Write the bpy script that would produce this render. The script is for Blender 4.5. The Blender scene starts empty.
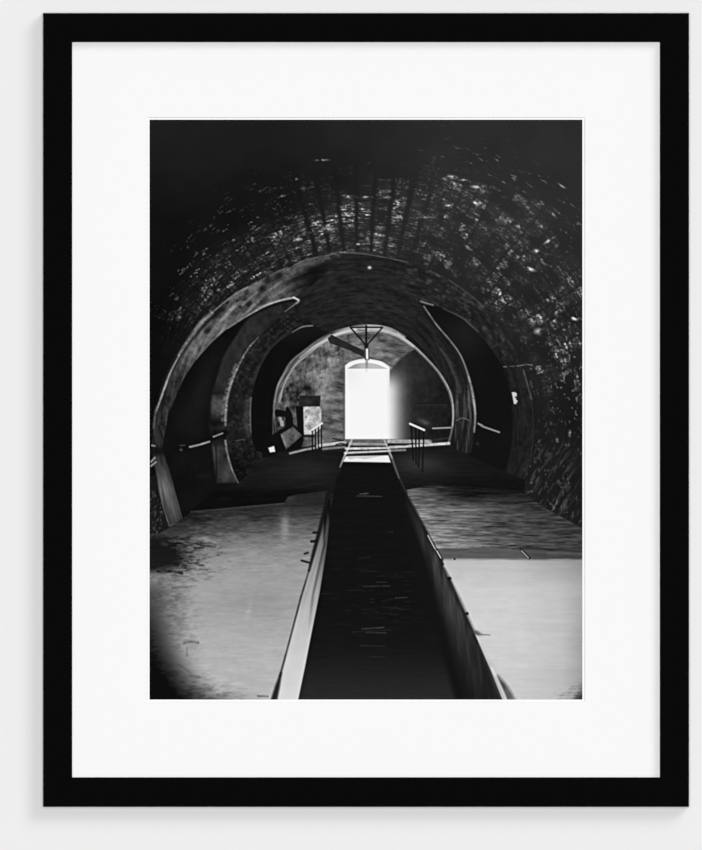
# A framed black-and-white photograph hanging on a light grey wall.
# One millimetre in the scene is one pixel of the 702 x 850 reference. The wall is the plane Y = 0.
import bpy, math
import numpy as np
# ---------------------------------------------------------------- the tones of the printed photograph
# The print is a flat sheet of paper: its ink is computed here as a grey tone (0..255, sRGB) on a grid of points.
# Coordinates are millimetres on the wall, x to the right and y down, one millimetre per photograph pixel.
X0, X1, Y0, Y1 = 149.0, 583.2, 119.2, 700.0
STEP = 1.5
NX = int(round((X1-X0)*STEP))+1; NY = int(round((Y1-Y0)*STEP))+1
gx = np.linspace(X0, X1, NX); gy = np.linspace(Y0, Y1, NY)
PX, PY = np.meshgrid(gx, gy)
_rng = np.random.RandomState(7)
_tab = [_rng.rand(256, 256) for _ in range(6)]
def sst(a, b, t):
    t = np.clip((t-a)/(b-a), 0, 1); return t*t*(3-2*t)
def vnoise(u, v, k=0):
    T = _tab[k % 6]
    iu = np.floor(u).astype(int); iv = np.floor(v).astype(int)
    fu = u-iu; fv = v-iv
    fu = fu*fu*(3-2*fu); fv = fv*fv*(3-2*fv)
    a = T[iv & 255, iu & 255]; b = T[iv & 255, (iu+1) & 255]
    c = T[(iv+1) & 255, iu & 255]; d = T[(iv+1) & 255, (iu+1) & 255]
    return (a*(1-fu)+b*fu)*(1-fv)+(c*(1-fu)+d*fu)*fv
def fbm(u, v, k=0, n=3):
    s = 0; w = 0; a = 1
    for i in range(n):
        s = s+a*vnoise(u*2**i+17*i, v*2**i+31*i, k+i); w += a; a *= .55
    return s/w
def spline(pts, n=8, closed=False):
    P = np.array(pts, float)
    if closed: Q = np.vstack([P[-1], P, P[0], P[1]])
    else: Q = np.vstack([2*P[0]-P[1], P, 2*P[-1]-P[-2]])
    out = []
    for i in range(1, len(Q)-2):
        p0, p1, p2, p3 = Q[i-1], Q[i], Q[i+1], Q[i+2]
        for t in np.linspace(0, 1, n, endpoint=False):
            out.append(.5*((2*p1)+(p2-p0)*t+(2*p0-5*p1+4*p2-p3)*t*t+(3*p1-p0-3*p2+p3)*t**3))
    if not closed: out.append(P[-1])
    return np.array(out)
def window(P, m):
    i0 = max(0, np.searchsorted(gx, P[:,0].min()-m)-1); i1 = min(NX, np.searchsorted(gx, P[:,0].max()+m)+1)
    j0 = max(0, np.searchsorted(gy, P[:,1].min()-m)-1); j1 = min(NY, np.searchsorted(gy, P[:,1].max()+m)+1)
    return slice(j0, j1), slice(i0, i1)
def segdist(P, x, y, closed):
    d = np.full(x.shape, 1e9); t_all = np.zeros(x.shape); n = len(P)
    L = 0; tot = sum(np.hypot(*(P[(i+1) % n]-P[i])) for i in range(n if closed else n-1))
    for i in range(n if closed else n-1):
        a = P[i]; b = P[(i+1) % n]; ex, ey = b-a; ll = ex*ex+ey*ey
        if ll < 1e-9: continue
        t = np.clip(((x-a[0])*ex+(y-a[1])*ey)/ll, 0, 1)
        dd = np.hypot(x-a[0]-t*ex, y-a[1]-t*ey)
        m = dd < d
        d = np.where(m, dd, d); t_all = np.where(m, (L+t*math.sqrt(ll))/tot, t_all); L += math.sqrt(ll)
    return d, t_all
def poly(pts, soft=.6):
    """mask of a filled outline with a soft edge"""
    P = np.array(pts, float); M = np.zeros((NY, NX))
    w = window(P, soft*3+2); x = PX[w]; y = PY[w]
    ins = np.zeros(x.shape, bool); n = len(P)
    for i in range(n):
        a = P[i]; b = P[(i+1) % n]
        if a[1] == b[1]: continue
        c = ((a[1] > y) != (b[1] > y)) & (x < (b[0]-a[0])*(y-a[1])/(b[1]-a[1])+a[0])
        ins ^= c
    d, _ = segdist(P, x, y, True)
    M[w] = sst(-soft, soft, np.where(ins, d, -d))
    return M
def line(pts, wid, soft=.5, taper=None):
    """mask of a stroke; taper: widths at start and end as fractions"""
    P = np.array(pts, float); M = np.zeros((NY, NX))
    w = window(P, wid+soft*3+2)
    d, t = segdist(P, PX[w], PY[w], False)
    W = wid/2
    if taper is not None: W = W*np.interp(t, np.linspace(0, 1, len(taper)), taper)
    M[w] = sst(soft, -soft, d-W) if np.isscalar(W) else 1-np.clip((d-W+soft)/(2*soft), 0, 1)
    return np.clip(M, 0, 1)
def blob(x, y, rx, ry, rot=0, p=1.0):
    c, s = math.cos(rot), math.sin(rot)
    u = ((PX-x)*c+(PY-y)*s)/rx; v = (-(PX-x)*s+(PY-y)*c)/ry
    return np.exp(-(u*u+v*v)**p)
def blur(A, s):
    r = int(s*STEP*3)+1; k = np.exp(-.5*(np.arange(-r, r+1)/(s*STEP))**2); k /= k.sum()
    B = np.pad(A, ((r, r), (r, r)), 'edge')
    B = sum(k[i]*B[i:i+A.shape[0], :] for i in range(2*r+1))
    return sum(k[i]*B[:, i:i+A.shape[1]] for i in range(2*r+1))
def cells(th, r, dth, dr, k, stagger=.5):
    """brick faces in the tunnel's perspective: a random value per brick, and a mask that dips in the joints"""
    c = th/dth; ci = np.floor(c); q = r/dr+stagger*(ci % 2)+.35*np.sin(ci*12.9); qi = np.floor(q)
    val = _tab[k][(qi.astype(int)*7+ci.astype(int)*3) & 255, (ci.astype(int)*13+qi.astype(int)) & 255]
    fc = c-ci; fq = q-qi
    return val, sst(0, .16, np.minimum(fc, 1-fc)), sst(0, .25, np.minimum(fq, 1-fq))
def edge_x(pts, y):   # x of an outline as a function of y
    P = np.array(sorted(pts, key=lambda p: p[1]), float); return np.interp(y, P[:,1], P[:,0])
def edge_y(pts, x):
    P = np.array(sorted(pts), float); return np.interp(x, P[:,0], P[:,1])

def paint_print():
    LAB = {}                                  # masks of the depicted things, in stacking order
    x, y = PX, PY
    T = np.zeros((NY, NX))
    def put(mask, val):
        nonlocal T
        T = T*(1-mask)+val*mask
    def region(name, mask): LAB[name] = mask > .5
    # polar frame of the tunnel, around the vanishing point
    cx, cy = 362., 425.
    th = np.arctan2(x-cx, cy-y); r = np.hypot(x-cx, y-cy)
    n1 = fbm(th*38, r/2.6, 0, 3); n2 = fbm(x/3.2, y/2.4, 2, 3); n3 = fbm(x/26, y/22, 3, 2); n4 = fbm(x/9, y/9, 1, 2)
    # ------------------------------------------------ near brick vault
    base = 31+11*sst(250, 500, x)*sst(330, 200, y)+2*sst(330,460,x)
    base = base-11*blob(225, 235, 95, 75)-10*sst(215, 150, x)*sst(140, 260, y)-5*blob(330, 185, 90, 30)
    base = base-7*sst(250, 330, y)*sst(400, 300, x)-6*sst(330, 420, y)*sst(430, 520, x)
    put(np.ones_like(T), base+(n3-.5)*6)
    # speckled brick faces: columns run away from the lens, short pale dashes lie across them
    wob = .006*(fbm(x/14, y/14, 2, 2)-.5); thw = th+wob*2; rw_ = r+2.4*(fbm(x/11, y/11, 4, 2)-.5)
    spk = sst(.50, .78, n1*.6+n2*.4)
    fine = sst(.42, .70, fbm(x/2.0, y/1.5, 4, 2))
    dash = sst(.42, .74, fbm(th*34, r/1.5, 5, 2))
    cv, cj, rj = cells(thw+.027, rw_, .0785, 6.2, 0)
    cf = (thw+.027)/.0785; cf = cf-np.floor(cf); cj = sst(.02, .26, np.minimum(cf, 1-cf)+.10*(n2-.5))
    cv2, cj2, rj2 = cells(thw, rw_, .052, 7.5, 1)
    cv3, cj3, rj3 = cells(thw+.02, rw_, .060, 8.5, 2)
    patch = sst(.28, .62, fbm(th*11, r/15, 1, 2))
    pr = sst(.33, .66, fbm(th*13, r/11, 3, 2))
    crown = np.exp(-((th+.05)/.34)**4)*sst(226+26*sst(-.22,.05,th), 200+22*sst(-.22,.05,th), r)*sst(166, 178, r)*sst(-.52, -.36, th)
    crown = crown*(1-.45*sst(.02, .2, th))*(.75+.25*sst(-.1,-.2,th))
    T += crown*cj*(.3+.7*patch)*(13+(.5+.9*cv)*(64*dash*fine+62*dash+18*fine)*(.35+.65*rj))*1.1
    crown2 = np.exp(-((th-.12)/.48)**2)*sst(272, 235, r)*sst(190, 225, r)
    T += crown2*cj*patch*(dash*fine*60*cv+20*spk*fine+4)
    leftb = sst(-1.3, -.85, th)*sst(-.25, -.42, th)*sst(238, 205, r)*sst(168, 182, r)
    band = .35+.65*sst(.35, .62, fbm(th*5, r/6.5, 4, 2))
    T += leftb*(.3+.7*cj2)*(.5+.5*rj2)*band*(9+(.4+.9*cv2)*(92*dash*(.3+.7*fine)+26*spk*fine+14*fine+6))
    leftf = sst(-1.2, -.85, th)*sst(-.15, -.45, th)*sst(290, 225, r)*sst(200, 225, r)
    T += leftf*sst(.5, .75, dash*cv2)*fine*60
    right = sst(.16, .42, th)*sst(1.55, 1.25, th)*sst(166, 182, r)*sst(300, 245, r)
    T += right*(.25+.75*cj3)*pr*(4+(.34+1.0*sst(.45, 1, cv3))*(72*dash*(.25+.75*fine)+40*spk*fine+10*fine+6)*(.5+.5*rj3))
    T += right*sst(.60, .80, n1)*fine*22
    hot = right*sst(.83, .90, cv3)*cj3*rj3*sst(.40, .62, n2)*sst(.25, .5, pr)
    T += hot*42
    outer = sst(.1, .5, th)*sst(1.1, .8, th)*sst(255, 285, r)*sst(330, 290, r)
    T += outer*sst(.62, .80, n1*.6+dash*.3)*55
    # lower right side wall with slanting tool marks
    u = (x*.86+y*.5); v = (-x*.5+y*.86)
    tool = sst(.45, .8, fbm(u/2.0, v/9.0, 1, 3))
    lr = sst(425, 460, y)*sst(-2, 8, x-edge_x([(531,440),(528,468),(520,492),(523,500)], y))*sst(590, 560, x)
    T += lr*tool*(14+34*fbm(x/14, y/14, 4, 2))
    T += sst(505, 530, x)*sst(400, 440, y)*sst(.70, .86, fbm(x/2.2, y/4.2, 0, 2))*32
    T += sst(535, 560, x)*sst(300, 330, y)*sst(440, 410, y)*sst(.68, .84, fbm(x/2.6, y/3.4, 5, 2))*60
    for bx, by, rx, ry, ro, a in [(574,318.5,3,1.7,.5,120),(423,216,4.5,1.6,.2,95),(437,157,3,1.2,.1,25),(463,180,4,1.5,.15,70),(452,177,4.5,1.6,.1,80),
                              (476,187,4,1.4,.1,80),(483,189,1.8,3,.0,80),(446,216.5,3,1.5,.2,100),(449,206,4,1.2,.2,90),(476,203,3,1.6,.3,80),(530,269,4.5,1.6,.3,110),
                              (520,227,3.5,1.3,.25,90),(536,251,2.5,1.6,-.3,110),(549,240.5,5,1.3,-.6,90),(541,205,4,1.1,.6,80),(551,213,4,1,.6,75),(562,186,4,1,.6,60),
                              (322,160,6,.9,-.03,60),(367,197,8,.9,0,70),(385,197,5,.8,.1,60),(303,188,2,1,0,70),(296,179,1.6,1,0,60),(280,188.5,2.5,1.2,-.1,60),(282,196,3,1,-.3,80),
                              (359,244,5,1,0,110),(343,252.6,2.6,1,0,110),(298,239,3.5,1.4,0,80),(311,232,3,2.6,.2,60),(273,234,2,1.5,0,50),(332,241,4,1.2,0,60),(327,229,6,3,0,55),(378,239,5,4,.2,40),
                              (537,332,3.5,2.5,.6,70),(532,321,4,3,.7,60),(540,317,3,2,.6,60),(556,312,2,3.5,0,60),(540,330,3,2,.4,55),(548,300,3,1.6,.5,70),(518,277,3,2,.5,50),(560,355,4,.8,-.15,60),
                              (570,434,1.4,3,0,90),(557,441,1.3,2.4,0,70),(534,430,1,2,0,40),(551,423,2,1.5,0,40),(208,227.5,4,.9,-.6,50),(206,249,4,.9,-.6,40),(217,255,5,.9,-.5,60),(235,239,5,1,-.55,55),
                              (176,297.5,2,2,0,60),(219,290,2,1.5,0,60),(190,309.5,1.6,1.4,0,55),(179,318,2.4,1.6,-.9,60)]:
        T += a*blob(bx, by, rx, ry, ro)*(.05+1.75*sst(.32, .68, n2))
    region('printed_brick_vault', np.ones_like(T))
    # ------------------------------------------------ the lining ring inside the near arch
    out_top = [(159,409),(162,395),(166,384),(171,371),(179.4,355),(188.4,341),(202.4,324),(218.5,307),(235.5,293.5),(248.5,286),(273,273),(302,261),(324,255.5),(343.5,252.6),(360,253.6),(380,256.6),(408,262),(430,270),(449.6,280),(468,293),(484,307),(505,335),(518,355),(525,374),(531,398),(533,425),(531.5,451),(521,491)]
    out_low = [(168.6,526),(163,508),(158.4,491),(156,474),(153,455),(152.6,440),(153.5,428),(155.3,412.5),(157.6,409)]
    O = np.vstack([spline(out_top), [(521,491),(500,500),(366,500),(200,527)], spline(out_low)])
    ring = poly(O, .8)
    streak = fbm(th*14, r/2.0, 4, 3)
    kv1, kj1, kq1 = cells(thw, r, .045, 5.5, 3)
    rv = 32+18*(streak-.5)+6*(n1-.5)+(kv1-.5)*8*kj1*kq1*sst(95,135,r)
    rv = rv+9*sst(395, 440, x)*sst(150, 175, r)*(.4+spk)+12*blob(300, 285, 45, 12, -.35)*streak
    rv = rv-4*sst(470, 520, x)*sst(330, 400, y)
    put(ring, rv)
    T += ring*(sst(.5, .8, fbm(th*30, r/3, 2, 2))*22+kj1*kq1*kv1*6)*sst(.1, .4, th)*sst(1.3, .9, th)*sst(140, 155, r)
    T += ring*blob(372, 300, 60, 40)*(streak-.3)*14
    region('printed_arch_lining', ring)
    # left near rib: the light face of the arch
    R1o = spline([(168.6,526),(163,508),(158.4,491),(156,474),(153,455),(152.6,440),(154,428),(156.5,412.5),(162,395),(166,384),(171,371),(179.4,355),(188.4,341),(202.4,324),(218.5,307),(235.5,293.5),(248.5,286),(273,273),(302,261),(324,255.5),(343,252.6)])
    R1i = spline([(183.5,520.7),(177,497),(171,475),(165.5,458),(163,445),(166,428),(168.8,412.5),(172.5,405),(178.8,389.7),(186.6,374),(197.6,358.4),(211.7,342.7),(227.4,328.6),(243,318.4),(259,309),(277.4,301.5),(294,297.4),(318,280),(343,257)])
    rib = poly(np.vstack([R1o, R1i[::-1]]), .8)
    along = fbm(th*30, r/5, 3, 3); lng = fbm(th*7, r/2.6, 5, 3)
    rbv = 74+84*(lng-.5)+64*(along-.5)+30*(n2-.5)
    rbv = rbv+32*np.exp(-((th+.92)/.22)**2)+10*np.exp(-((th+.55)/.2)**2)
    vv, vj, vq = cells(th+.01, r, .062, 8.0, 4, .5)
    rbv = rbv*(1-.45*sst(-.62, -.2, th))                            # fades towards the crown
    rbv = rbv*(1-sst(-.95, -.75, th)*sst(-.5, -.66, th)*(.5*sst(.45, .7, vv)*sst(0,.8,vq)))
    rbv = rbv*(1-.62*sst(-.60, -.30, th)*sst(167, 160, r)-.55*sst(-.40, -.15, th)*sst(172,164,r))
    rbv = rbv*(1-.40*sst(-1.15, -1.4, th)*sst(425, 440, cy+0*y+20))
    rbv = np.where(y > 425, 40+66*blob(166, 489, 7, 22, -.25)+22*blob(176, 512, 8, 12)+46*(fbm((x-y*.25)/2.2, y/14, 5, 3)-.5), rbv)
    pits = sst(.58, .72, fbm(th*24, r/6.5, 0, 2))*sst(-1.05, -.8, th)*sst(165, 176, r)
    rbv = rbv*(1-.62*pits)
    put(rib*sst(-.10, -.42, th), np.clip(rbv, 12, 255))
    put(line(spline([(236,298),(262,284),(290,270),(318,261),(338,256)]), 5, 2.6, [1,1,.9,.7,.3])*(.12+.62*sst(.35,.65,n1*.5+n2*.5)), 108)
    put(line(spline([(158,409),(170,371.5),(188.5,342),(203,325),(219,308.5)]), 5.5, 2.2), 22+20*n1)
    for a in [(268,281,5,4),(278,276,6,4),(262,289,5,3),(249,304,3.4,2.4),(240,307,2.5,2),(214,316,5,4),(207,331,4,3),(222,310,6,3)]:
        put(.8*blob(a[0], a[1], a[2], a[3], -.6, 1.5), 22)
    lo = line(spline([(156.5,411),(162,395),(166,384),(171,371),(179.4,355)]), 1.8, .7, [.6,1,1.1,.8,.6]); put(lo*(.55+.5*n2), 175)
    lo = line(spline([(178.8,355),(188,341),(202,322),(212,313)]), 3.2, 1.2, [.5,1,1.4,1]); put(lo*(.35+.6*n2), 165)
    lo = line(spline([(212,313),(218,307.5),(235,294),(248,287)]), 1.3, .7); put(lo*(.3+.6*n2), 150)
    lo = line(spline([(153.5,428),(155.3,412.5),(157,407)]), 2, .9); put(lo*(.3+.5*n2), 120)
    lo = line([(159,480),(163,508),(168.6,525)], 1.6, .9); put(lo*(.2+.6*n2), 125)
    lo = line([(169,526),(182,521)], 1.4, .8); put(lo*.5, 120)
    lo = line(spline([(227.4,328.6),(211.7,342.7),(197.6,358.4)]), 2.5, 1.4); put(lo*.5, 112)
    for q in [((151,462),(155,457.5)),((151,466),(156,462)),((152,445.5),(155,446))]: put(line(q, 1.6, .7), 135)
    T += blob(346, 253, 26, 1.6)*22*(1-ring*.2)
    put(line(spline([(302,262.5),(318,258.5),(336,254.5)]), 4, 2)*(.4*sst(.3,.7,n1)), 105)
    put(line(spline([(287,270),(302,261.5),(322,256.5),(336,253.6)]), 1.1, .6)*(.3+.5*n2), 120)
    put(line(spline([(343,252.3),(360,253.5),(380,256.5),(408,262.3)]), 1.2, .6)*(.25+.6*n2), 105)
    put(line(spline([(449,280),(468,293),(484,307)]), 1.5, .9)*(.2+.45*n2), 85)
    put(line(spline([(523.5,370),(527,383),(531.5,399)]), 1.8, .9)*(.25+.6*n2), 95)
    put(line(spline([(532,402),(533,425),(531.5,451),(521,491)]), 1.2, .9)*.35, 62)
    region('printed_arch_rib', rib)
    # ------------------------------------------------ left recess between the first and second ribs
    rec1 = poly(np.vstack([spline([(183.5,520.7),(177,497),(171,475),(165.5,458),(163,445),(166,428),(168.8,412.5),(172.5,405),(178.8,389.7),(186.6,374),(197.6,358.4),(211.7,342.7),(227.4,328.6),(243,318.4),(259,309),(277.4,301.5),(294,297.8),(298.6,300.4)]),
                           spline([(298.6,300.4),(296,303.3),(285,311.7),(270,325),(258.7,337.2),(249.3,347.4),(240,363),(232,382),(227.4,399),(225.8,420),(226,442),(232,469),(238.3,482.5)]), [(240,512),(190,514)]]), .7)
    put(rec1, 17+5*(n3-.5)+4*(n4-.5)+7*blob(203,385,10,34,.35)+5*blob(195,420,18,20))
    region('printed_wall_recess', rec1)
    rib2 = poly(np.vstack([spline([(297.5,300.8),(280,304),(262,311),(249.3,318),(236.8,334.9),(224.2,355.2),(218,374),(212.5,392.9),(210,409.3),(209.3,425),(211.5,445),(214,465),(217,483)]),
                           spline([(238.3,482.5),(232,469),(227.4,453.3),(225.8,442.3),(225.8,420.4),(227.2,402),(232,382),(240,363),(249.3,347.4),(258.7,337.2),(270,325),(285,311.7),(296,303.3)])]), 1.6)
    v2 = 42+26*(fbm(x/5, y/7, 3, 3)-.5)+8*(n2-.5)
    v2 = v2-8*sst(340, 305, y)+ (26+30*(n2-.4))*sst(392, 400, y)*sst(425, 412, y)*sst(209, 214, x)
    v2 = v2-30*blob(215, 421, 10, 7)-16*blob(214, 393, 8, 4)+26*blob(216, 452, 4, 10)+22*blob(228, 472, 6, 10)
    v2 = v2-18*sst(449, 442, y)*sst(427, 433, y)
    put(rib2, np.clip(v2, 14, 255))
    for px_, w_ in [(208.5,2.4),(216,1.8)]: put(line([(px_,444),(px_+.6,478)], w_, 1)*.75, 20)
    put(blob(203, 476, 6, 3)*.4, 34)
    region('printed_second_rib', rib2)
    lo = line(spline([(258.7,337.2),(249.3,347.4),(240,363),(232,382),(227.8,399),(226,415),(225.4,425)]), 2.0, .7, [.4,.8,1,1.3,1.8,1.8,1.2]); put(lo*np.clip(.42+.9*(n2-.35), 0, 1), 185)
    put(line(spline([(236,364),(229,384),(224,402),(222.6,420)]), 3, 1.4)*.5*sst(.35,.6,n2), 140)
    lo = line(spline([(225.6,441),(227.4,453.3),(232,469),(238.5,482.3)]), 1.9, .8, [1.2,1,.8,.8]); put(lo*np.clip(.4+.8*(n2-.3), 0, 1), 180)
    put(blob(225.5, 456, 1.6, 1.8), 24)
    lo = line(spline([(227.4,328.6),(243,318.4),(262.6,307.2),(277.4,301.3),(294,297.6)]), 1.7, .7, [.3,.5,.8,1.0,1.0]); put(lo*(.55+.5*n2), 200)
    lo = line(spline([(294,297.6),(298.6,300.2),(296,303.6),(285,311.7)]), 1.5, .7, [1.2,1.2,.8,.3]); put(lo*.75, 175)
    put(line([(294,297.6),(298.6,300.2)], 1.6, .7)*.7, 215)
    # ------------------------------------------------ inner brick ring and second recess
    ring3 = poly(np.vstack([spline([(296,304),(285,312.5),(270,326),(259.2,338),(250,348),(241,363.5),(233,382),(228.4,399),(227,420),(227,442),(233,469),(239,483)]), [(262,462)],
                            spline([(256,452),(252,437),(251,415.6),(252,397),(255.7,380),(262.6,362.6),(273.7,346),(292.2,332),(303,326.5),(312.6,324.5)])]), 1.2)
    b3, j3, q3 = cells(thw, rw_, .047, 5.2, 5)
    v3 = 27+(b3-.4)*13*j3*q3+7*(n2-.5)+16*(fbm(th*5, r/2.2, 0, 3)-.5)+30*sst(240, 251, x-0*y)*sst(395, 402, y)*sst(440, 425, y)*n2+14*sst(.5, .8, n2)
    v3 = v3*(1-.35*sst(440, 470, y))
    put(ring3, v3)
    put(line(spline([(292,333),(273.7,346.5),(262,363),(255,381)]), 5, 2.5)*.45, 56)
    put(line(spline([(251.4,398),(250.6,415),(251.3,432)]), 2, 1)*.7, 112)
    put(line(spline([(247,400),(246,420),(248,436)]), 5, 2.5)*.4, 70)
    put(line([(236,441),(241,439.6),(245,439.8)], 1.2, .6)*.6, 85)
    region('printed_brick_ring', ring3)
    rec2 = poly(np.vstack([spline([(314,325),(303,327),(292.2,332.2),(273.7,346.2),(262.6,362.6),(255.7,380),(252,397),(251,415.6),(252,437),(255.7,451)]), [(279,456),(276,440)],
                           spline([(274.2,432.7),(272.8,415.6),(273.5,401.4),(277,386),(283,373.7),(290.4,361),(303.3,351),(316.3,341),(330,333)])]), .8)
    put(rec2, 15+3*(n4-.5)+9*sst(350, 326, y))
    put(line(spline([(312.6,325.6),(302,327),(292,332.5)]), 1.0, .6, [1,1,.3])*.85, 150)
    region('printed_second_recess', rec2)
    # ------------------------------------------------ far arch: soffit ring, end wall
    R4o = spline([(272,440),(272.4,432),(272.8,415.6),(273.5,401.4),(277,386),(283,373.7),(290.4,361),(303.3,350.5),(316.3,340.5),(330,332.8),(345,328),(364,324.6),(384,326),(399,332),(416,345),(431,360.5),(441.6,373.5),(450,388.5),(453.6,400),(455,412),(454,428),(450,445)])
    R4i = spline([(447,445),(451.5,428),(452.2,412),(450.4,400),(446.5,388.5),(438.5,374.5),(427.5,361.5),(412.5,347.5),(397,337.5),(382,332.5),(364,332),(345,335),(327.4,341),(307,356.5),(292,371.5),(284.8,383),(280,399.6),(278,416),(278,440)])
    end = poly(np.vstack([R4o, [(446,447),(278,447)]]), .8)
    m1 = .55*fbm(x/4.5+y/9, y/3.6, 2, 4)+.45*fbm(x/2.4, y/6, 5, 3); m2 = fbm(x/12+y/18, y/9, 4, 3)
    ev = 88+165*(m1-.5)+80*(m2-.5)-22*sst(312, 285, x)
    ev = ev+34*sst(318, 345, x)*sst(385, 400, y)+22*blob(318, 385, 14, 20)+12*blob(310, 368, 16, 14)
    ev = ev-44*blob(310, 390, 10, 8)-40*blob(296, 398, 9, 6)-22*blob(298, 375, 10, 14)-18*blob(335, 352, 16, 7)
    ev = ev+45*blob(340, 356, 14, 9)*m1+30*blob(335, 343, 16, 5)
    ev = ev+6+44*blob(334, 408, 13, 40)-16*sst(330, 345, x)*sst(372, 352, y)
    ev2 = 92+120*(fbm(x/9+y/12, y/3.4-x/20, 3, 4)-.5)+28*blob(392, 366, 12, 6, -.6)-12*blob(395, 345, 14, 5)+30*blob(375, 350, 12, 8)+20*blob(352, 352, 9, 8)
    wb_ = sst(333, 356, x+(y-352)*.4); ev = ev*(1-wb_)+ev2*wb_
    put(end, np.clip(ev, 26, 230))
    region('printed_end_wall', end)
    # dark alcove on the right of the end wall
    alc = poly(np.vstack([spline([(388,380),(389.8,372),(396.2,363.4),(404.8,355),(415.5,348.8)]), spline([(415.5,348.8),(428,361.5),(439,374.5),(447,388.5),(450.8,400),(452.4,412),(451.8,428),(448,445)]), [(388,445)]]), 1.4)
    av = 36+16*(m1-.5)+12*(fbm(x/5, y/5, 5, 3)-.5)-8*sst(420, 446, x)+8*blob(415, 372, 14, 14)+14*sst(415, 400, x)
    put(alc, av)
    for yy, x0, x1, a in [(403.5,416,448,.5),(397,418,446,.25),(409,417,447,.3)]: put(line([(x0,yy),(x1,yy)], 1.2, .7)*a, 22)
    put(line([(417,405),(447,405)], .9, .6)*.4, 62)
    put(blob(424, 422, 6, 2.4, .4)*(.3+.5*n2), 110)
    put(line([(432.8,428.4),(450.8,427.6)], 1.4, .6)*.85, 170)
    put(line([(430,433),(450,434)], 5, 2)*.5, 22)
    region('printed_dark_alcove', alc)
    # bright rim of the far arch
    rimL = poly(np.vstack([R4o, R4i]), .8)
    rimv = 74+120*(fbm(th*9, r/1.2, 3, 2)-.5)+22*blob(280,395,8,40)
    rimv = rimv+70*sst(325, 350, x)*sst(432, 400, x)-30*sst(410, 430, y)*sst(300, 280, x)
    rimv = rimv+75*np.exp(-((r-103.5)/2.2)**2)*sst(362,300,x)*0
    put(rimL*(x < 366), np.clip(rimv, 40, 235))
    put(rimL*(x >= 366), np.clip(90+60*sst(420,380,x)+70*(m1-.4), 40, 235))
    put(line(spline([(274.5,402),(278,386),(284,374),(291.5,361.5),(304,351),(317,341.5),(330,334.5)]), 1.4, .7)*.55, 150)
    put(line(spline([(279.5,402),(283.5,386),(289.5,374),(297,363.5),(308,354),(320,345),(328,340)]), 1.8, .8)*.7, 178)
    put(line(spline([(276.6,402),(280.5,386),(286.5,374.5),(294,362.5),(306,352.5),(318,343.5)]), 1.5, .8)*.5, 60)
    put(line(spline([(300,357.5),(316,345.5),(330,337.5),(343,332.2),(356,329.3)]), 2.6, 1, [.3,.9,1.2,1.3,1])*.8, 214)
    put(line(spline([(362,328),(372,328.5),(384,330.5),(398,335.5),(413,346)]), 2.6, 1.1, [.6,.8,1,1,1])*.65, 205)
    put(line(spline([(398,334.3),(415.5,346.6),(430.4,361.3),(441,374),(449.3,389),(452.6,400),(453.6,412),(453,426)]), 2.3, .8, [1,1.1,.9,.7,.7,.7,.9,.8])*(.6+.4*n2), 190)
    region('printed_arch_rim', rimL)
    # ------------------------------------------------ right pier of the far arch and right recess
    rec4 = poly(np.vstack([spline([(426,304),(434,305.6),(443.4,308.6),(462,318),(477.8,332),(490,346),(499.8,360.3),(508,382),(512,410),(512,440),(506,470)]), [(498,488),(400,486)], spline([(471,452),(474.5,430),(475.7,416),(473.2,395.5),(467.8,374),(460.3,354.9),(449.7,340),(436.8,325),(426.5,308)])]), 1.6)
    put(rec4, 19+4*(n3-.5)+9*blob(463, 335, 22, 20))
    region('printed_right_recess', rec4)
    pier = poly(np.vstack([spline([(425,306),(436.8,325),(449.7,340),(460.3,354.9),(467.8,374),(473.2,395.5),(475.7,416),(474.5,430),(471,452)]), [(460,454)], spline([(449,445),(453,428),(454,412),(452.8,400),(449.7,389),(441,374),(430.4,361.3),(415.5,346.3),(405,338)])]), .8)
    rp = r+21*(th-.49)
    pv = 32+30*(fbm(th*5, rp/1.5, 0, 3)-.5)+10*(n2-.5)+26*sst(.5,.75,fbm(x/2.2,y/16,1,2))*sst(385,400,y)
    put(pier, np.clip(pv, 16, 120))
    put(line(spline([(441,350),(449,361),(455,376),(460,392)]), 3, 1.6)*.4*(.4+n2), 95)
    put(line(spline([(436,343),(446,358),(453,374)]), 1.4, .8)*.35, 80)
    put(line(spline([(424,306.5),(436.8,325),(449.7,340),(460.3,354.9),(467.8,374),(473,395.5),(475.2,416),(474.2,432)]), 1.7, .7, [.5,.8,.8,.7,1.0,1.5,1.3,.8])*(.45+.7*(n4-.2)*sst(.1,.5,n2)), 185)
    put(blob(469,400,1.6,14,-.05)*.5*(.4+n2), 150); put(blob(457,405,1.6,16)*.45*(.4+n2), 130)
    put(line(spline([(456,421),(460,418.6),(465,418.4),(469,420.5)]), 1, .5)*.6, 120)
    region('printed_arch_pier', pier)
    put(line(spline([(421,301.4),(427,303.4),(433,305)]), 1.6, .7)*.7, 150)
    put(line(spline([(443,308.5),(462,317.6),(470,324.4),(478,331.6)]), 1.5, .8, [.4,.9,1.3,.8])*.5, 110)
    put(line(spline([(418,298.4),(428,301.6),(437,304.2)]), 4, 1.8)*.35*n1*1.5, 85)
    put(line(spline([(499.8,360.3),(490,346),(478,332)]), 1.2, .8)*.25, 70)
    # ------------------------------------------------ doorway full of daylight
    haze = sst(408, 388, x)*sst(330, 372, y)*sst(449, 437, y)*(x > 380)
    door = poly(np.vstack([[(345,440),(345,366)], spline([(345,365.6),(350,362),(358,359.6),(366,358.8),(374,359.8),(382,362),(389.5,367)]), [(389.5,440)]]), .7)
    dv = 246-10*blob(348,372,12,14)-14*sst(384, 391, x)*sst(400, 372, y)
    put(door, dv)
    soff = poly(np.vstack([[(348,368.6)], spline([(349,367.6),(356,364),(366,362.8),(376,364),(386,368)]), [(387,368.8)]]), .7)
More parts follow.
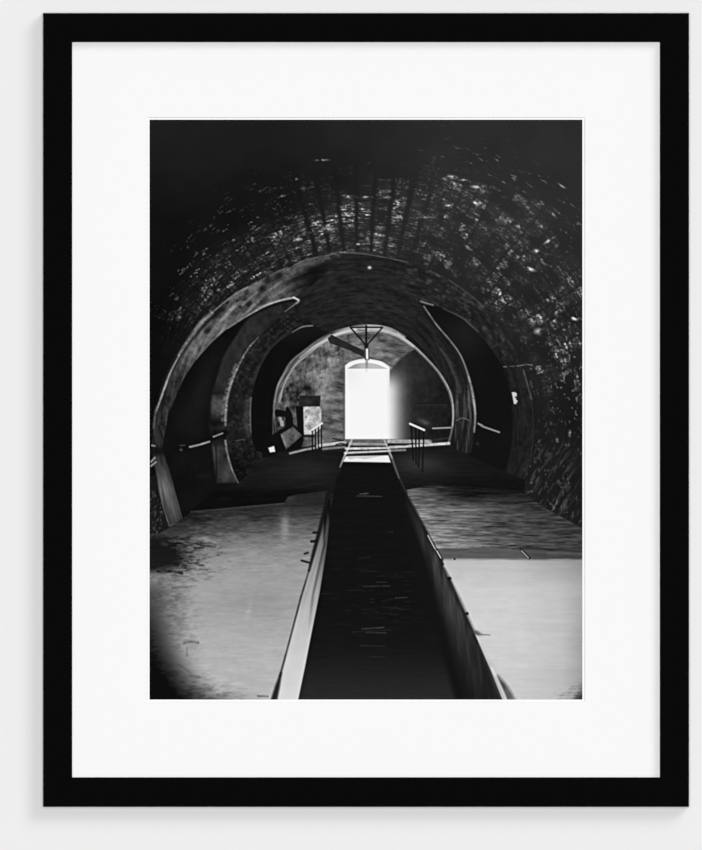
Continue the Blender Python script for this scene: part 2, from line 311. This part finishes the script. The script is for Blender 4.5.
    put(soff, 190-45*sst(365, 350, x)+20*(m1-.5))
    region('printed_bright_doorway', door)
    put(line([(343.8,366),(343.8,440)], 2.2, .8)*.55, 92)
    hz_ = np.where(x > 386.5, np.exp(-(np.clip(x-387.5, 0, 99)/13.5)**2), 0)*sst(362, 392, y)*sst(441.5, 438, y)*sst(386, 388.5, x)
    put(hz_*.97, 236+10*(n3-.5))
    put(line(spline([(375,360.4),(383,362.6),(389,366.6)]), 1.2, .6)*.6, 226)
    # dark beam and hanging bracket
    beam = poly([(327.5,338.4),(331.6,334.6),(343,340.6),(364.4,350.6),(364.6,357.4),(350,350.6),(330,343.2)], .6)
    put(beam, 34+16*n2); region('printed_beam', beam)
    br_ = np.maximum.reduce([line([(350.3,327.4),(382.6,327.4)], 1.7, .5), line([(350.3,327.4),(366.3,345.5)], 1.7, .5), line([(382.6,327.4),(366.5,345.5)], 1.7, .5), line([(366.2,326),(366.2,348)], 2.2, .5), poly([(363.6,344),(369,344),(367.6,349.4),(365,349.4)], .6)])
    put(br_, 30)
    stem = poly([(364.4,349),(369.6,349),(369.2,360),(365,360)], .6); put(stem, 60)
    put(line([(367,349.6),(367.2,358.6)], 2.2, .6), 236)
    put(line([(366.8,360),(366.6,367)], 2.6, .8)*.7, 120); put(line([(366.6,366),(366.5,371)], 2, .9)*.35, 190)
    region('printed_hanging_bracket', np.maximum.reduce([br_, stem]))
    # ------------------------------------------------ small lit window, dark box, machine and tilted board
    box = poly([(299.6,395.4),(320.6,395.8),(320,406.4),(298.6,406)], .6); put(box, 36+20*(n2-.5)); put(blob(308,402,4,3)*.5,64)
    region('printed_dark_box', box)
    post = poly([(295.6,406),(303.4,406),(304.5,436),(298,436)], .8); put(post, 20)
    lit = poly([(303.4,407),(319.6,406.6),(321.4,409),(321,428),(313,434.6),(304,434.8)], .7)
    put(lit, np.clip(180+150*(fbm(x/3, y/3, 1, 3)-.5), 80, 240)); put(line([(304,436),(313,436)], 2.4, .8)*.9, 28)
    put(poly([(305,430),(311,430),(311,434),(305,434)], .8)*.5, 225)
    region('printed_lit_opening', lit)
    mass = poly([(262,452),(270,436),(280,430),(293,424),(303,432),(304,440),(300,452),(285,456),(262,458)], 1.2); put(mass, 17)
    mac = np.maximum.reduce([poly(spline([(274.6,412),(276,409.4),(281,409.8),(285,411),(286,407.4),(288,407),(290.6,411),(292.4,415),(293.4,424),(294,428),(284,432),(279,430),(283,424),(284.6,417),(280,416.6),(276,417)], 4, True), .6), mass*(y > 424)])
    put(poly([(278.6,417),(283.4,417.6),(284,426),(280.8,426.6)], .7), 150); put(poly([(281.8,416),(284.6,416),(283.2,421),(282,420)], .5), 40)
    put(poly(spline([(274.6,412),(276,409.4),(281,409.8),(285,411),(286,407.4),(288,407),(290.6,411),(292.4,415),(293.4,424),(294,428),(284,432),(279,430),(284.6,427),(285,417),(280,416.6),(276,417)], 4, True), .6), 19)
    region('printed_machine', mac)
    brd = poly([(280.4,434.4),(293,426.6),(302,435.4),(286,449.4)], .7)
    put(brd, np.clip(84+80*(fbm(x/4, y/4, 2, 3)-.5)+34*blob(283.5,440,3,7,-.4), 30, 150)); region('printed_tilted_board', brd)
    wb = poly([(268.4,448),(274,446),(275.2,451.6),(270,452.4)], .7); put(wb, 222)
    # ------------------------------------------------ far floor and crossing
    far = poly([(240,484),(258,462),(278,452.6),(305,447),(345,439.4),(389,439.4),(449,445),(462,452),(500,470),(526,480),(523,492),(408,490),(327,494),(289,497),(284,504),(190,512),(215,490)], 1.2)
    fv = 24+9*(fbm(x/16, y/2.2, 3, 3)-.5)+11*blob(305, 470, 32, 12)+24*blob(420, 464, 28, 11)
    fv = fv-9*sst(482, 494, y)*sst(330, 300, x)-6*sst(470, 486, y)*sst(430, 470, x)
    put(far, fv)
    put(line([(257,487),(290,488.6),(330,481)], 2, 1.5)*.2, 40)
    region('printed_far_floor', far)
    for q, w_, v_, a in [([(318,445.6),(345,442.4)],2.6,200,.9),([(345,441.2),(389,441)],3,120,.7),([(389,441.4),(430,441.6)],3.2,190,.75),([(290,453.4),(305,449.6),(318,447.4)],1.5,170,.8),([(322,449),(345,447)],1.8,150,.7),
                         ([(389,447.4),(449,443.4)],2.2,205,.85),([(350,444),(386,444.4)],2.4,185,.75),([(346,448.6),(388,448)],2,210,.85),([(345,453),(390,450.6)],1.6,210,.85),([(389,450.6),(405,450)],1.6,150,.7),([(430,441),(448,438)],1.5,40,.5)]:
        put(line(q, w_+.5, .8)*np.clip(a*(.85+.5*(n2-.3)), 0, 1), min(v_+22, 238))
    for q in [[(322,451.6),(336,450),(346,451.4)],[(336,444.6),(341,443.2),(350,446)],[(390,444.6),(405,445),(412,443.6)],[(333,438.6),(343,440.6)],[(346,446.4),(388,446.2)],[(346,451),(388,449.6)]]: put(line(q, 1.5, .6)*.85, 34)
    cross = poly([(318,443),(345,440),(389,440),(449,442),(449,446),(392,452),(389,456),(346,456),(318,450)], .6)
    region('printed_floor_planks', cross)
    # ------------------------------------------------ trench
    trench = poly([(345,461),(390,461),(396,474),(408,497),(425.7,530),(442,561),(458.7,598),(472.5,629),(491.7,673),(504,702),(296.5,702),(304.6,668.6),(311.4,633.4),(319.5,592.8),(326,552),(331,509),(336,480)], .8)
    tv = 19+5*(fbm(x/14, y/1.8, 1, 3)-.5)+18*sst(640, 705, y)+4*sst(600, 660, y)
    put(trench, tv)
    for q, a, v_ in [([(357,496),(382,496.4)],.6,85),([(360,494),(368,493.4)],.7,95),([(386,532.6),(393,532)],.4,60),([(358,558.6),(370,556.6)],.4,50),([(363,586.5),(390,586)],.6,70),([(376,582),(386,582)],.5,60),([(395,598),(407,597.4)],.6,70),
                     ([(381,601.6),(393,599)],.4,55),([(352,632),(390,630)],.4,60),([(362,629),(384,627.4)],.6,90),([(366,632.6),(386,633)],.5,80),([(360,645.6),(385,646)],.4,60),([(370,657),(385,657)],.3,60),([(352,549),(345,549)],.3,40)]:
        put(line(q, 1, .6)*a*(.4+n2), v_)
    T += trench*sst(.66, .82, fbm(x/12, y/1.1, 5, 2))*14*sst(640, 600, y)*sst(545, 580, y)*blob(370, 610, 60, 60)
    region('printed_trench_floor', trench)
    pat = poly([(343,461.6),(346,456.4),(388.4,455.4),(390.6,462.4)], .7)
    put(pat, 232); put(poly([(346,456.5),(356,456.8),(384,455.5),(365,459.2),(356,458),(350,459.6)], .9)*.45, 140)
    region('printed_light_patch', pat)
    for q, t_, v_ in [([(352,439.6),(343,459.6),(340,467)], [.9,1.2,.3], 215),([(384,439.6),(392,458)], [1.1,1.2], 185),([(392,458),(399,478)], [1.2,.8], 105)]:
        put(line(q, 1.5, .7, t_)*.85, v_)
    put(line([(396,470),(404,488),(409,498)], 2, 1.2)*.35, 70)
    # left trench wall
    LW = [(330,497),(331,509),(326,552),(319.5,592.8),(311.4,633.4),(304.6,668.6),(297.6,702),(273.5,702),(287,649.7),(300.6,598),(308.7,571),(319.5,530.6),(326,503)]
    lw = poly(LW, .7)
    lv = np.interp(y, [495,510,525,545,580,620,660,700],[20,34,84,122,158,188,206,214])
    gl = fbm((x+y*.26)/2.2, y/40, 2, 3)
    lv = lv+34*(gl-.5)*sst(700,560,y)+8*(n4-.5)-55*sst(2.5, 0, np.abs(x-(edge_x([(326,500),(324,545),(313,595),(300,700)], y))))*sst(640, 590, y)
    lv = lv-35*sst(4, 0, edge_x([(331,509),(326,552),(319.5,592.8),(311.4,633.4),(304.6,668.6),(297.6,702)], y)-x)*sst(640,560,y)
    put(lw, np.clip(lv, 18, 235)); region('printed_trench_wall_light', lw)
    # right trench wall
    RW = [(406,492),(425.7,529.5),(442.2,559.7),(458.7,598),(472.5,628.5),(491.7,672.5),(504,702),(456,702),(444,660),(428,606.5),(414,572),(405,535)]
    rw = poly(RW, 4)
    ex = edge_x([(406,492),(425.7,529.5),(442.2,559.7),(458.7,598),(472.5,628.5),(491.7,672.5),(504,702)], y)
    dd = ex-x
    gv = fbm((x-y*.10)/3.2, y/26, 4, 3); wd = 7+np.clip(y-500, 0, 300)*.145
    rvv = 20+np.interp(y, [495,520,560,620,660,700],[5,16,34,33,19,11])*sst(1.25, .55, dd/wd)*(.35+1.35*gv)
    rw = rw*sst(-.6, .6, dd)
    put(rw, rvv); put(line([(423,527),(441,561),(456,598),(472,630),(503,701)], 3, 1.5)*.4, 24)
    region('printed_trench_wall_dark', rw)
    # ------------------------------------------------ left walkway
    LWk = [(148,540),(168,528),(186,516),(191,512),(243.7,507),(284,503.2),(288,497),(296,494.6),(328,491),(326.3,501),(319.5,530.6),(308.7,571),(300.6,598),(287,649.7),(273,702),(148,702)]
    lk = poly(LWk, .9)
    hs = .6*fbm(x/15+y/26, y/2.0, 0, 4)+.4*fbm(x/5, y/1.5, 3, 3); hs2 = fbm(x/34, y/6, 5, 3)
    kv = np.interp(y, [490,503,508,514,522,532,545,560,580,620,660,700],[44,46,48,54,70,94,126,148,160,169,178,184])
    kv = kv+(hs-.5)*(20+52*sst(590, 530, y)*sst(500,520,y))+(hs2-.5)*12+(n4-.5)*7
    kv = kv-12*blob(262, 606, 46, 22)+14*sst(265, 300, x)*sst(560,525,y)*sst(503,515,y)
    mott = fbm(x/6+y/16, y/2.2, 1, 4)
    dark = sst(222, 160, x+(mott-.5)*75)*sst(516, 545, y)*sst(586, 558, y+(mott-.5)*14)
    dark = np.maximum(dark*.95, sst(240, 165, x+(mott-.5)*60)*.55*sst(500,520,y)*sst(560,535,y))
    dark = np.maximum(dark, .95*np.clip(1.5*blob(150+ (mott-.5)*30, 557, 34, 15, 0, 1.6), 0, 1)*sst(.25, .5, mott+.35*sst(185,155,x)))
    dark = np.maximum(dark, .5*blob(150, 530, 34, 18))
    kv = kv*(1-.86*dark)
    kv = kv*(1-.52*sst(205, 145, x+(mott-.5)*34)*sst(566, 596, y))
    vg = np.hypot((x-262)/1.0, (y-588)/1.06)+(mott-.5)*15
    kv = kv*(1-.93*sst(92, 138, vg)*sst(575, 640, y)*sst(282,225,x))
    kv = kv+44*blob(285, 525, 4.5, 16)*sst(503,512,y)+16*blob(290,498,6,5)
    kv = kv+46*blob(205, 539, 10, 2.6, .15)
    for q, w_, a in [([(158,571.4),(172,571),(182,573.4)],2.2,.75),([(196,543.6),(203,545.6),(215,547)],1.8,.5),([(184,643.4),(190,641.6),(198,642.6)],2.6,.35),([(187,648),(187,656)],1.2,.3),([(172,588),(196,586)],1.2,.25),
                     ([(258,696),(268,696.4)],1.8,.45),([(178,664),(190,672)],1.4,.2),([(191,676),(200,677.4)],2,.25)]:
        kv = kv*(1-a*line(q, w_, 1.2)*(.2+1.1*n2))
    kv = kv+24*blob(249,610,2.5,8,.2)*n2+50*blob(219,692,7,7)*(n2-.3)
    kv = kv-6*sst(540, 510, y)
    put(lk, np.clip(kv, 14, 225))
    put(line([(191,511.8),(243.7,507),(284,503.4)], 1.2, .8)*.4, 105)
    put(line([(327.5,493),(326,503),(319.5,531),(309,570.5)], 3.4, 1, [.9,1,1.2,1.1,.7])*.92, 24)
    put(line([(309,570.5),(300.8,598),(287.2,649.7),(280,676)], 2.0, .8, [.7,1.1,.8,.9,1.2])*.85*(.6+.5*n4), 30)
    put(line([(281,673),(275,696),(273.5,702)], 4.2, 1.2, [.5,1.2,1.6])*.9, 26)
    for q, w_ in [([(313.5,532.6),(318,532.6)],2.4),([(311.5,541.4),(317,541)],2.8),([(304.6,553.8),(308,552.6)],2),([(301.6,560.6),(309,562.6)],2.2)]: put(line(q, w_, .7)*.9, 24)
    region('printed_left_walkway', lk)
    wl_ = poly([(148,478),(156,474),(158.4,491),(163,508),(168.6,526),(148,541)], .8)
    put(wl_, 22+8*n4+46*sst(.5, .8, fbm((x+y*.3)/1.8, y/4.0, 2, 3))*sst(480,500,y))
    # ------------------------------------------------ right walkway
    RWk = [(407,490),(418,487.6),(434,485.5),(470,487),(505,489),(522,491),(544,507.5),(579.7,526.7),(585,529),(585,702),(503.4,702),(491.7,672.5),(472.5,628.5),(458.7,598),(442.2,559.7),(425.7,529.5),(408.4,498)]
    rk = poly(RWk, .9)
    hr = .6*fbm(x/20-y/40, y/1.7, 2, 4)+.4*fbm(x/8, y/1.3, 4, 3); hr2 = fbm(x/40, y/5, 1, 3)
    wv = np.interp(y, [485,495,510,530,545,549],[62,86,104,112,126,110])
    wv = wv*np.interp(x, [408,430,470,500,540,583],[1.14,1.1,.90,.68,.56,.52])*(1-.5*blob(465,493,40,8))*(1-.45*sst(425,470,x)*sst(512,488,y))
    wv = wv*(1+(hr-.5)*1.7)
    strip = sst(547.5, 549.5, y)*sst(560.8, 558.6, y)
    wv = np.where(y > 548.5, 88-26*sst(500, 583, x)+(hr-.5)*36, wv)
    low = np.interp(y, [558,566,590,620,660,700],[182,190,203,206,205,200])+(hr2-.5)*8+(n4-.5)*6+(hr-.5)*12
    low = low*np.interp(x, [440,470,520,560,583],[1,1.01,1.0,.94,.86])
    low = low-16*sst(595,562,y)*sst(490,583,x)-20*sst(560,590,x)*sst(560,640,y)
    ls = sst(557.4, 561.2, y+2.4*(hr-.5))
    wv = wv*(1-ls)+low*ls
    vg = np.hypot((x-470)/1.05, (y-575)/1.0)+(hr-.5)*14
    wv = wv*(1-.62*sst(146, 178, vg+(n1-.5)*16+(hr-.5)*16)*sst(655,690,y))
    wv = wv*(1-.45*sst(13, 0, np.abs(584-x)+.5*np.abs(y-697)))
    put(rk, np.clip(wv, 16, 232))
    put(line([(512,548.8),(560,549.4),(583,552)], 1.4, .8)*.6, 40); put(blob(550,549.6,8,1.3)*.8, 34)
    put(line([(548,553),(583,553.6)], 2.4, 1.4)*.35*(.4+n2), 130)
    put(line([(520.6,549),(529.4,558)], 2.8, .6), 40); put(line([(521.4,550.6),(528.4,557.8)], .9, .4)*.9, 175)
    # worn lip along the trench
    put(line([(409,498),(425.7,529.5),(442.2,560)], 2.2, 1)*.7, 34)
    put(line([(428,535.6),(434,547),(441.6,558.6)], 1.2, .5)*.85, 195); put(line([(436.6,550),(442,559.4)], 2.6, .8)*.6, 30); put(line([(437,551),(440.6,557.6)], 1.0, .5)*.9, 195)
    put(line([(444.6,566),(448.6,576)], 2.4, .9)*.6, 228)
    put(line([(445,569),(459.4,599),(473,629)], 2.6, 1.3, [.6,1.2,1])*.55, 60)
    for bx, by, rr in [(449.6,578.4,2.0),(467,613.6,1.9),(454.6,559,1.2)]: put(blob(bx, by, rr, rr*.9, 0, 2), 24)
    put(blob(475.5,632.5,6,2.4,.35,1.4)*.75, 60); put(line([(478,634.4),(490,635)], 1.3, .7)*.5*(.5+n2), 70)
    put(line([(480,645),(492,670),(505,702)], 6, 2.5, [.3,.9,1])*.35, 150)
    put(line([(498,677),(506,690),(512,702)], 7, 2, [.5,1,1.2])*.8*(.5+.7*n4), 62); put(line([(492,668),(503,692),(507,702)], 2.2, 1)*.6, 232)
    region('printed_right_walkway', rk)
    # ------------------------------------------------ railings, pipes and small marks
    lr_ = np.maximum.reduce([line([(px_, 429.6-(px_-312)*.66), (px_+.2, yb)], 1.5, .5) for px_, yb in [(312.3,456),(315.4,458),(318.4,459),(321.3,453)]])
    put(lr_*.9, 24); t_ = line([(312,429.8),(322,423.2)], 1.9, .5); put(t_, 222)
    region('printed_left_railing', np.maximum(lr_, t_))
    rr_ = np.maximum.reduce([line([(a, b), (c, d)], 1.7, .5) for a, b, c, d in [(411,425,413.4,460),(415.6,427,416.2,464),(419.4,429,418.6,467),(424,430,422.4,472)]])
    put(rr_*.9, 22); t_ = line([(410,423.8),(424.2,430)], 2.0, .5); put(t_, 222)
    region('printed_right_railing', np.maximum(rr_, t_))
    put(line([(152,451.4),(178,450.5)], 8, 3)*.8, 17); put(line([(178,449),(196,446),(212,438),(226,432.6)], 6, 2)*.9, 15)
    hp = np.maximum(line([(189.8,447),(200,444.6),(209.4,441.6)], 1.7, .6), line([(213.4,436.8),(222.6,433.2)], 1.3, .6))
    put(hp*(.5+.5*n2), 180); put(line([(180,445.6),(185,445.2)], 1.1, .6)*.5, 100); put(blob(181,449.8,1.5,1.2)*.6, 120)
    region('printed_left_handrail', np.maximum(hp, line([(178,449),(196,446),(212,438),(226,432.6)], 4, .8)))
    hq = line([(478.4,423.6),(483,426.6),(499.2,432.2)], 1.7, .6); put(hq*.75, 172); put(line([(478,423.6),(482.6,424.8)], 1.2, .5)*.6, 130)
    region('printed_right_handrail', np.maximum(hq, line([(478.4,423.6),(483,426.6),(499.2,432.2)], 3.4, .6)))
    sg = np.maximum.reduce([poly([(511.8,392.4),(515.4,392),(516.6,403.6),(514,404.2)], .6), poly([(514,392.2),(516.8,393.4),(516.6,396.4),(514.6,396)], .5), poly([(515,400),(517.6,400.4),(517,402.6),(515.6,402.8)], .5)])
    put(sg*.92, 205); put(blob(515.6,397.4,.9,.7), 60); region('printed_white_mark', sg)
    for q, a in [([(503.6,366.8),(506.4,366.7)],.9),([(510,366.4),(514.6,366.2)],.6),([(517,366),(525,364.8)],.8),([(526.6,364.4),(532,365)],.65)]: put(line(q, .8, .5)*a*.8, 150)
    put(blob(369.6,267.6,1.8,1.5), 220); put(blob(477.5,443.6,1.5,1.5)*.5, 70)
    # grain and printing softness
    T = blur(np.clip(T, 0, 255), .25)
    T = T+.55*(T-blur(T, .9))+.12*(T-blur(T, 3.0))
    T = T+(_rng.rand(NY, NX)-.5)*3.0
    return np.clip(T, 9, 250), LAB
# ---------------------------------------------------------------- the scene
SC = bpy.context.scene
COL = SC.collection
MM = .001
def wx(px): return (px-351.0)*MM
def wz(py): return (425.0-py)*MM
def srgb(v):
    v = np.asarray(v, float)/255.0
    return np.where(v <= .04045, v/12.92, ((v+.055)/1.055)**2.4)

def material(name, tone, rough=.9, spec=0.0, grain=0.0, scale=200.0):
    m = bpy.data.materials.new(name); m.use_nodes = True
    nt = m.node_tree; b = nt.nodes['Principled BSDF']
    c = float(srgb(tone))
    b.inputs['Roughness'].default_value = rough
    b.inputs['Specular IOR Level'].default_value = spec
    b.inputs['Base Color'].default_value = (c, c, c, 1)
    if grain:
        tc = nt.nodes.new('ShaderNodeTexCoord'); no = nt.nodes.new('ShaderNodeTexNoise'); mr = nt.nodes.new('ShaderNodeMapRange')
        no.inputs['Scale'].default_value = scale; no.inputs['Detail'].default_value = 3
        mr.inputs['To Min'].default_value = c*(1-grain); mr.inputs['To Max'].default_value = min(.98, c*(1+grain))
        nt.links.new(tc.outputs['Object'], no.inputs['Vector'])
        nt.links.new(no.outputs['Fac'], mr.inputs['Value'])
        nt.links.new(mr.outputs['Result'], b.inputs['Base Color'])
    return m
M_WALL = material('matte_wall_paint', 239.0, grain=.004, scale=60)
M_BLACK = material('matte_black_lacquer', 10.5, rough=.8, grain=.06, scale=300)
M_MAT = material('white_mat_board', 249.0, grain=.003, scale=400)
M_CORE = material('white_mat_core', 251.0)
M_PAPER = material('photographic_paper', 236.0)
M_BOARD = material('grey_backing_board', 120.0)
M_INK = bpy.data.materials.new('printed_ink'); M_INK.use_nodes = True
_nt = M_INK.node_tree; _b = _nt.nodes['Principled BSDF']
_b.inputs['Roughness'].default_value = 1.0; _b.inputs['Specular IOR Level'].default_value = 0.0
_a = _nt.nodes.new('ShaderNodeAttribute'); _a.attribute_name = 'ink'
_nt.links.new(_a.outputs['Color'], _b.inputs['Base Color'])

def mesh_object(name, verts, faces, mat, parent=None):
    me = bpy.data.meshes.new(name); me.from_pydata(verts, [], faces); me.update()
    me.materials.append(mat)
    o = bpy.data.objects.new(name, me); COL.objects.link(o)
    if parent: o.parent = parent
    return o
def box(name, x0, x1, y0, y1, z0, z1, mat, parent=None):
    v = [(x, y, z) for x in (x0, x1) for y in (y0, y1) for z in (z0, z1)]
    f = [(0,1,3,2), (4,6,7,5), (0,4,5,1), (2,3,7,6), (0,2,6,4), (1,5,7,3)]
    return mesh_object(name, v, f, mat, parent)

# wall
wall = box('wall_back', -2.2, 2.2, 0, .12, -1.5, 1.3, M_WALL)
wall['kind'] = 'structure'; wall['label'] = 'plain light grey matte wall behind the frame'; wall['category'] = 'wall'

# frame: four mitred rails around the mat board
DEPTH, RECESS = .0195, .0078
OL, OR, OT, OB = 43.1, 688.95, 13.15, 806.8
IL, IR, IT, IB = 72.1, 659.9, 42.1, 777.4
frame = bpy.data.objects.new('picture_frame', None); COL.objects.link(frame)
frame.location = (wx((OL+OR)/2), 0, wz(OB))
frame['label'] = 'black frame with white mat around a black-and-white tunnel photograph, hung on the grey wall'
frame['category'] = 'picture frame'
bpy.context.view_layer.update()
FX, FZ = frame.location.x, frame.location.z
def P(px, y, py): return (wx(px)-FX, y, wz(py)-FZ)

def rail(A, B, C, D):
    """a rail with the outer corners A, B and the inner corners D, C; small round-over on the front arrises"""
    e = .35
    def mix(p, q, mm_):
        d = math.hypot(q[0]-p[0], q[1]-p[1]); t = mm_/d; return (p[0]+(q[0]-p[0])*t, p[1]+(q[1]-p[1])*t)
    sect = []
    for o_, i_ in ((A, D), (B, C)):
        sect.append([(o_, -.0002), (o_, -DEPTH+e*MM), (mix(o_, i_, e*.3*1.41), -DEPTH+e*.3*MM), (mix(o_, i_, e*1.41), -DEPTH), (mix(i_, o_, e*1.41), -DEPTH), (mix(i_, o_, e*.3*1.41), -DEPTH+e*.3*MM), (i_, -DEPTH+e*MM), (i_, -.0002)])
    v = [P(p[0], y, p[1]) for s in sect for p, y in s]
    n = len(sect[0])
    f = [(k, (k+1) % n, n+(k+1) % n, n+k) for k in range(n)]+[tuple(range(n))[::-1], tuple(range(n, 2*n))]
    o = mesh_object('rail', v, f, M_BLACK, frame)
    return o
o0, o1, o2, o3 = (OL,OT), (OR,OT), (OR,OB), (OL,OB)
i0, i1, i2, i3 = (IL,IT), (IR,IT), (IR,IB), (IL,IB)
for q in ((o0,o1,i1,i0), (o1,o2,i2,i1), (o2,o3,i3,i2), (o3,o0,i0,i3)): rail(*q)

def loft(name, levels, mat, parent):
    v = []; f = []
    for (l, r_, t, b, y) in levels: v += [P(l, y, t), P(r_, y, t), P(r_, y, b), P(l, y, b)]
    for k in range(len(levels)-1):
        for j in range(4): f.append((4*k+j, 4*k+(j+1) % 4, 4*k+4+(j+1) % 4, 4*k+4+j))
    return mesh_object(name, v, f, mat, parent)
YM = -DEPTH+RECESS                       # front of the mat board
GL, GR, GT, GB = 147.2, 585.1, 117.2, 702.2   # start of the bevel
YP = YM+.0011                            # face of the print
e = .02
mat = loft('mat_board', [(IL+e, IR-e, IT+e, IB-e, YM+.0012), (IL+e, IR-e, IT+e, IB-e, YM), (GL, GR, GT, GB, YM)], M_MAT, frame)
mat['label'] = 'wide white mat board'
bev = loft('mat_bevel', [(GL, GR, GT, GB, YM), (GL+.85, GR-.85, GT+.85, GB-.85, YM+.00095), (149.5, 582.4, 119.7, 699.6, YM+.00098), (149.6, 582.3, 119.8, 699.5, YP+.0001)], M_CORE, mat)
back = box('backing_board', wx(IL+.1)-FX, wx(IR-.1)-FX, YM+.0022, YM+.0050, wz(IB-.1)-FZ, wz(IT+.1)-FZ, M_BOARD, frame)
sheet = box('photographic_print', wx(140)-FX, wx(592)-FX, YP+.0001, YP+.0004, wz(709)-FZ, wz(110)-FZ, M_PAPER, frame)
sheet['label'] = 'black-and-white photographic print of a brick-lined tunnel with a bright doorway at its end'

# the printed picture: every depicted thing is a flush piece of the sheet's inked face
TONE, LAB = paint_print()
INK = srgb(TONE)
names = list(LAB)
idx = np.zeros((NY, NX), int)
for k, nme in enumerate(names): idx[LAB[nme]] = k
cell = idx[:-1, :-1]
vid = np.arange(NY*NX).reshape(NY, NX)
VX = (PX-351.0)*MM-FX; VZ = (425.0-PY)*MM-FZ
LABEL = {
 'printed_brick_vault': 'printed dark brick vault of the tunnel, speckled with light',
 'printed_arch_rib': 'printed pale brick face of the nearest arch, left',
 'printed_bright_doorway': 'printed arched doorway glowing white',
 'printed_trench_floor': 'printed black channel down the middle of the tunnel',
 'printed_left_walkway': 'printed pale walkway left of the channel',
 'printed_right_walkway': 'printed pale walkway right of the channel',
 'printed_hanging_bracket': 'printed triangular bracket hanging from the far arch',
 'printed_left_railing': 'printed small railing left of the doorway',
 'printed_right_railing': 'printed small railing right of the doorway',
 'printed_arch_rim': 'printed bright rim of the far arch',
 'printed_end_wall': 'printed mottled grey end wall around the doorway',
}
for k, nme in enumerate(names):
    jj, ii = np.nonzero(cell == k)
    if len(jj) == 0: continue
    quads = np.stack([vid[jj, ii], vid[jj+1, ii], vid[jj+1, ii+1], vid[jj, ii+1]], 1)
    used, inv = np.unique(quads.ravel(), return_inverse=True)
    me = bpy.data.meshes.new(nme)
    nv, nf = len(used), len(quads)
    me.vertices.add(nv); me.loops.add(nf*4); me.polygons.add(nf)
    co = np.empty((nv, 3)); co[:, 0] = VX.ravel()[used]; co[:, 1] = YP; co[:, 2] = VZ.ravel()[used]
    me.vertices.foreach_set('co', co.ravel().astype(np.float32))
    me.loops.foreach_set('vertex_index', inv.ravel().astype(np.int32))
    me.polygons.foreach_set('loop_start', np.arange(0, nf*4, 4, dtype=np.int32))
    me.update(calc_edges=True)
    at = me.attributes.new('ink', 'FLOAT_COLOR', 'POINT')
    g = INK.ravel()[used]; ca = np.ones((nv, 4), np.float32); ca[:, :3] = g[:, None]
    at.data.foreach_set('color', ca.ravel())
    me.materials.append(M_INK)
    o = bpy.data.objects.new(nme, me); COL.objects.link(o); o.parent = sheet
    if nme in LABEL: o['label'] = LABEL[nme]

# ---------------------------------------------------------------- light
def sun(name, direction, strength, angle):
    from mathutils import Vector
    L = bpy.data.lights.new(name, 'SUN'); L.energy = strength; L.angle = math.radians(angle)
    o = bpy.data.objects.new(name, L); COL.objects.link(o)
    o.rotation_euler = Vector(direction).to_track_quat('-Z', 'Y').to_euler()
    o.location = (-Vector(direction).normalized())*3
    return o
KEY, FILL, AMB = .21, .73, .06
t = .80
sun('window_light', (-t, 1, -t), KEY*math.pi*math.sqrt(1+2*t*t), 30)     # soft daylight from the upper right
sun('frontal_fill', (0, 1, 0), FILL*math.pi, 12)                            # added fill sun from the camera side, replaces most ambient light
W = bpy.data.worlds.new('World'); SC.world = W; W.use_nodes = True
W.node_tree.nodes['Background'].inputs['Color'].default_value = (1, 1, 1, 1)
W.node_tree.nodes['Background'].inputs['Strength'].default_value = AMB

# ---------------------------------------------------------------- camera
cam = bpy.data.cameras.new('camera'); cam.type = 'ORTHO'; cam.ortho_scale = .850
co_ = bpy.data.objects.new('camera', cam); COL.objects.link(co_)
co_.location = (0, -2.0, 0); co_.rotation_euler = (math.radians(90), 0, 0)
cam.clip_start = .01; cam.clip_end = 20
SC.camera = co_
vs = SC.view_settings
vs.view_transform = 'Standard'; vs.look = 'None'; vs.exposure = 0; vs.gamma = 1; vs.use_curve_mapping = False
